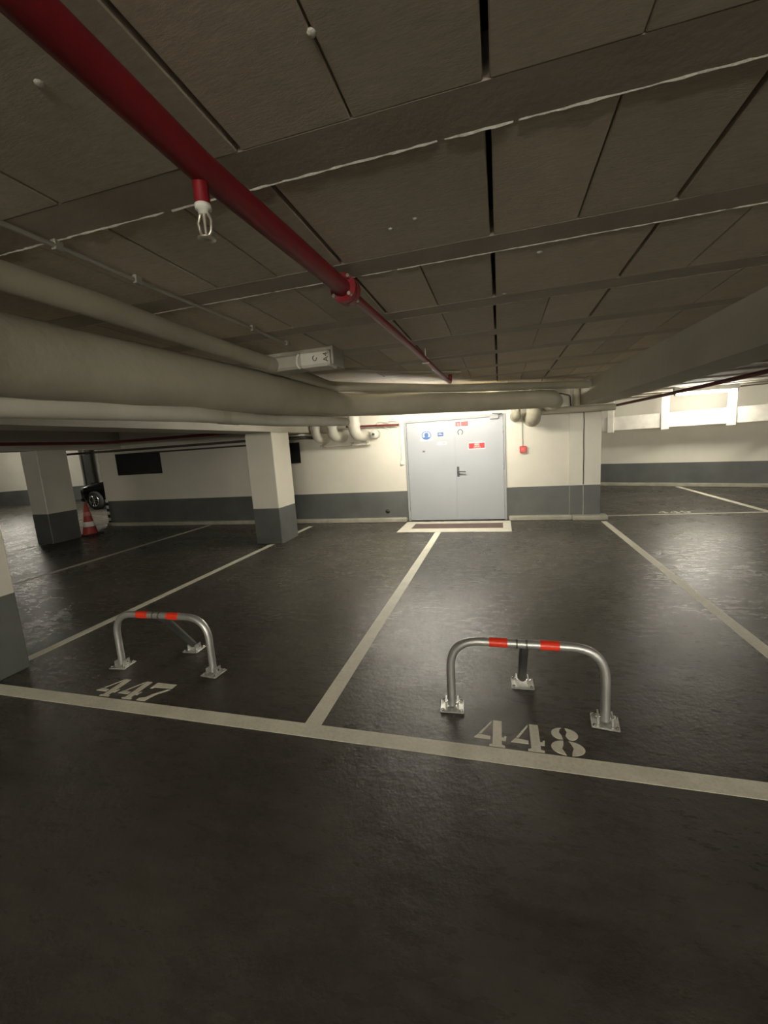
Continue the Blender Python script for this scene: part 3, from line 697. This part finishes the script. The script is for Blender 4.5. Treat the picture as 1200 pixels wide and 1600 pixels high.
MB().tube([(-1.012 + .016 * math.cos(a), AY - .003, 1.468 + .034 * math.sin(a)) for a in [math.radians(q) for q in range(90, 271, 20)]], 0.006, 6).build('lamp_clip', 'white', t)
me = text_mesh('A4', 0.040 * U); me.materials.append(M['black'])
o = bpy.data.objects.new('lettering', me); col.objects.link(o); o.parent = capo
o.location = Vector((-0.862, AY - 0.0025, 1.475)) * U - parent_world(capo)
o.rotation_euler = (math.radians(90), math.radians(-90), 0)
MB().tube([(-0.925 + .011 * math.cos(a), AY - .003, 1.475 + .013 * math.sin(a)) for a in [math.radians(q) for q in range(100, 400, 30)]], 0.0022, 5).build('stamp_mark', 'ink', capo)

# ------------------------------------------------------------------ wall fittings
p = aty(817, 702, WY); 
t = thing('fire_call_point', (p.x, WY, p.z), 'red fire alarm call point on the wall right of the door', 'alarm')
bd = MB().bbox(p.x - .038, p.x + .038, WY - .042, WY, p.z - .038, p.z + .038, .006).build('call_box', 'alarm', t)
MB().bbox(p.x - .02, p.x + .008, WY - .046, WY - .041, p.z - .014, p.z + .02, .002).build('press_panel', 'signpink', t)
MB().tube([(p.x - .005, WY - .008, p.z + .036), (p.x - .005, WY - .008, 1.24)], .0065, 8).build('conduit', 'conduit', t)
p = aty(629, 723, WY)
t = thing('wall_switch', (p.x, WY, p.z), 'white switch box with conduit on the wall left of the door', 'switch')
MB().bbox(p.x - .022, p.x + .022, WY - .03, WY, p.z - .025, p.z + .025, .004).build('switch_box', 'white', t)
MB().tube([(p.x, WY - .009, p.z + .024), (p.x + .001, WY - .009, 1.30)], .009, 8).build('conduit', 'white', t)
def vent(x0, x1, z0, z1, label):
    t = thing('wall_vent', ((x0 + x1) / 2, WY, z0), label, 'vent', 'black wall vents')
    MB().box(x0, x1, WY - .004, WY + .002, z0, z1).build('backing', 'black', t)
    f = MB(); w = .014
    f.box(x0, x1, WY - .016, WY, z0, z0 + w).box(x0, x1, WY - .016, WY, z1 - w, z1).box(x0, x0 + w, WY - .016, WY, z0, z1).box(x1 - w, x1, WY - .016, WY, z0, z1)
    f.build('vent_frame', 'black', t)
    n = 9
    for k in range(n):
        z = z0 + w + (z1 - z0 - 2 * w) * (k + .5) / n
        MB().box(x0 + w, x1 - w, WY - .012, WY - .004, z - .006, z + .002).build('slat', 'black', t)
va, vb = aty(186, 743, WY), aty(249, 705, WY)
vent(va.x, vb.x, va.z, vb.z, 'wide black vent high on the left part of the wall')
va, vb = aty(450, 724.5, WY), aty(467.5, 691, WY)
vent(va.x - .1, vb.x, va.z, vb.z, 'small black vent beside the middle column')

# white trunking on posts in the right bay
tl = Matrix.Translation(Vector((0, 0, 0)))
tb = fl(955, 760)
def on_line(px, off):                                            # point of the trunking front plane seen at column px
    d = ray(px, 665); 
    n_ = nrm; c0 = A - n_ * off
    tt = c0.dot(n_) / Vector((d.x, d.y, 0)).dot(n_); return (Vector((d.x, d.y, 0)) * tt - A).dot(dirr)
OFF = 0.42
t = thing('white_trunking', MR @ Vector((1.0, -OFF, 0.985)), 'white trunking board hung on posts below the right ceiling', 'trunking')
MB().bbox(on_line(940, OFF), 5.6, -OFF, -OFF + .05, 0.995, 1.225, .004, 0, MR).build('trunking_board', 'whitepaint', t)
for px, w in ((954.5, .095), (1039, .105), (1142, .11), (1265, .11)):
    u = on_line(px, OFF)
    MB().bbox(u - w / 2, u + w / 2, -OFF - .035, -OFF, 0.965, ZC + .002, .003, 0, MR).build('hanger_post', 'whitepaint', t)
# red pipe of the right bay
t = thing('sprinkler_pipe', (1.9, 6, 1.4), 'dark red sprinkler pipe under the ceiling of the right bay', 'pipe')
MB().tube([Vector((2.35, 0, 1.43)), fl(1200, 580, 1.43), fl(1050, 614.5, 1.43), fl(960, 634, 1.43)], 0.022, 10).build('pipe_run', 'darkred', t)

# pipes of the left bays
t = thing('sprinkler_pipe', (-5.5, 4.9, 1.3), 'dark red sprinkler pipe bending through the left bays', 'pipe')
MB().tube(arc_path([(-5.55, -2, 1.3), (-5.55, 4.85, 1.3), (-2.66, 5.0, 1.3)], 0.12, 5), 0.02, 8).build('pipe_run', 'darkred', t)
for z, y, r, x0_, x1_, lab in ((1.185, 5.16, .018, -7.1, -2.7, 'upper dark pipe along the top of the left wall'), (1.125, 5.2, .012, -5.2, -2.9, 'thin dark pipe along the left wall under the upper one'), (1.30, 5.2, .04, -6.1, -2.7, 'grey lagged pipe along the top of the left wall')):
    o = MB().tube([(x0_, y, z), (x1_, y, z)], r, 10).build('wall_pipe', 'lag' if r > .03 else 'darkpipe'); tag(o, lab, 'pipe', 'pipes on the left wall')

# black and white edge guard at the end of the back wall
t = thing('corner_guard', (WLX, WY, 0), 'black and white striped edge guard at the left wall end', 'edge guard')
for k in range(8):
    z0 = 0.03 + k * 0.05
    MB().bbox(WLX - .012, WLX + .03, WY - .012, WY + .06, z0, z0 + .0495, .003).build('stripe_block', 'white' if k % 2 else 'rubber', t)

# traffic cone
c = fl(142, 836)
t = thing('traffic_cone', (c.x, c.y, 0), 'worn red traffic cone with a white collar near the far column', 'traffic cone')
MB().bbox(c.x - .12, c.x + .12, c.y - .12, c.y + .12, 0, .025, .008).build('base', 'rubber', t)
rc = lambda z: .092 - (.092 - .018) * (z / .47)
body = MB().lathe([(.098, .022), (.092, .04), (rc(.2), .2), (rc(.44), .44), (.015, .465), (.009, .466)], 20, c).build('cone_body', 'cone', t)
for z0, z1, mt in ((.13, .20, 'white'), (.28, .34, 'signpink')):
    MB().lathe([(rc(z0) + .001, z0), (rc(z0) + .003, z0 + .002), (rc(z1) + .003, z1 - .002), (rc(z1) + .001, z1)], 20, c).build('reflective_collar', mt, t)

# ------------------------------------------------------------------ parked car seen through the gap (dimensions in metres, nose to -X)
wf = fl(153, 796)
CX, CY = wf.x + m(0.0), wf.y
t = thing('parked_car', (CX, CY, 0), 'dark parked car half hidden behind the end of the left wall', 'car')
def car_pt(x, y, z): return Vector((CX + m(x), CY + m(y), m(z)))
W2 = 1.75
secs = [  # x, bottom z, belt z, roof z, half-width belt, half-width roof
 (-0.86, 0.34, 0.62, 0.66, .62, .55), (-0.78, 0.24, 0.72, 0.76, .76, .66), (-0.5, 0.2, 0.80, 0.86, .84, .74), (0.1, 0.2, 0.88, 0.94, .87, .78),
 (0.55, 0.2, 0.94, 1.02, .88, .76), (1.15, 0.2, 0.97, 1.40, .88, .60), (1.8, 0.2, 0.98, 1.47, .88, .58), (2.5, 0.2, 0.99, 1.42, .88, .57), (3.1, 0.22, 1.0, 1.14, .87, .64), (3.5, 0.26, 0.98, 1.06, .82, .66), (3.62, 0.4, 0.85, 0.9, .74, .6)]
b = MB(); rings = []
for x, zb, zl, zr, hw, hr in secs:
    pr = [(-hw * .9, zb), (-hw, zb + .18), (-hw, zl - .08), (-hw * .97, zl), (-hr, zr - .03), (-hr * .7, zr), (hr * .7, zr), (hr, zr - .03), (hw * .97, zl), (hw, zl - .08), (hw, zb + .18), (hw * .9, zb)]
    rings.append([car_pt(x, W2 / 2 + y, z) for y, z in pr])
n = 12; vs_ = [q for R_ in rings for q in R_]; fs = []
for i in range(len(rings) - 1):
    for k in range(n): fs.append((i * n + k, i * n + (k + 1) % n, (i + 1) * n + (k + 1) % n, (i + 1) * n + k))
b.add(vs_, fs, 0, True).add(rings[0], [tuple(range(n))]).add(rings[-1], [tuple(reversed(range(n)))])
b.build('car_body', 'carpaint', t)
for side in (0, 1):
    ys = W2 / 2 + (-1 if side == 0 else 1) * 0.0
    def sp_(x, f): # point on the side window plane
        for s0, s1 in zip(secs[:-1], secs[1:]):
            if s0[0] <= x <= s1[0]:
                u = (x - s0[0]) / (s1[0] - s0[0]); L_ = lambda i: s0[i] + (s1[i] - s0[i]) * u
                hw, hr, zl, zr = L_(4) * .97, L_(5), L_(2), L_(3) - .03
                y = hw + (hr - hw) * f; z = zl + (zr - zl) * f
                return car_pt(x, W2 / 2 + (y + .012) * (1 if side else -1), z)
    for xs in ((1.0, 1.75), (1.83, 2.6)):
        q = [sp_(xs[0], .08), sp_(xs[1], .08), sp_(xs[1] - (.1 if xs[1] > 2 else 0), .9), sp_(xs[0] + (.12 if xs[0] < 1.5 else 0), .9)]
        MB().add(q, [(0, 1, 2, 3)]).build('side_window', 'glass', t)
q = [car_pt(.6, W2 / 2 - .68, 1.045), car_pt(.6, W2 / 2 + .68, 1.045), car_pt(1.13, W2 / 2 + .53, 1.405), car_pt(1.13, W2 / 2 - .53, 1.405)]
MB().add([p_ + Vector((-.008, 0, .012)) for p_ in q], [(0, 1, 2, 3)]).build('windscreen', 'glass', t)
for y in (W2 / 2 - .62, W2 / 2 + .62):
    MB().lathe([(m(.02), 0), (m(.12), m(.03)), (m(.13), m(.12)), (m(.10), m(.16))], 14, car_pt(-.86, y, .66), 'X').build('headlight', 'lens', t)
MB().bbox(*[v for p0_, p1_ in zip(car_pt(-.89, W2 / 2 - .4, .42), car_pt(-.80, W2 / 2 + .4, .60)) for v in (p0_, p1_)], m(.02)).build('grille', 'black', t)
MB().bbox(*[v for p0_, p1_ in zip(car_pt(-.92, W2 / 2 - .72, .26), car_pt(-.76, W2 / 2 + .72, .40)) for v in (p0_, p1_)], m(.04)).build('bumper', 'carpaint', t)
for y in (-.06, W2 + .06):
    MB().bbox(*[v for p0_, p1_ in zip(car_pt(.78, y - .07, .98), car_pt(.92, y + .07, 1.12)) for v in (p0_, p1_)], m(.03)).build('wing_mirror', 'carpaint', t)
for x in (0.0, 2.65):
    for y, s_ in ((0.02, -1), (W2 - .02, 1)):
        c0 = car_pt(x, y, .32); R_ = m(.32)
        wv = MB().lathe([(R_ * .62, -m(.10)), (R_ * .9, -m(.11)), (R_, -m(.07)), (R_, m(.07)), (R_ * .9, m(.11)), (R_ * .62, m(.10))], 26, c0, 'Y').build('wheel', 'rubber', t)
        rim = MB().lathe([(R_ * .66, 0), (R_ * .66, m(.02) * s_), (R_ * .58, m(.02) * s_), (R_ * .56, -m(.01) * s_)], 26, c0 + Vector((0, s_ * m(.10), 0)), 'Y')
        for k in range(10):
            a = 2 * math.pi * k / 10
            rim.tube([c0 + Vector((0, s_ * m(.12), 0)), c0 + Vector((math.cos(a) * R_ * .6, s_ * m(.115), math.sin(a) * R_ * .6))], m(.018), 6)
        rim.build('rim', 'chrome', wv)
# far wall fittings behind the car
pa = aty(110, 772, 9.9); pb = aty(127, 700, 9.9)
tag(MB().bbox(pa.x, pb.x, 9.9, 10.02, 0, 1.30, .01).build('steel_cabinet', 'fardoor'), 'tall grey steel door panel beyond the traffic cone', 'cabinet')
for px, r, lab in ((131, .05, 'pale riser pipe right of the grey panel in the distance'), (152, .05, 'pale riser pipe above the parked car')):
    q = aty(px, 720, 10.4); tag(MB().tube([(q.x, 10.4, 0), (q.x, 10.4, ZC - .001)], r, 10).build('riser_pipe', 'whitepaint'), lab, 'pipe')
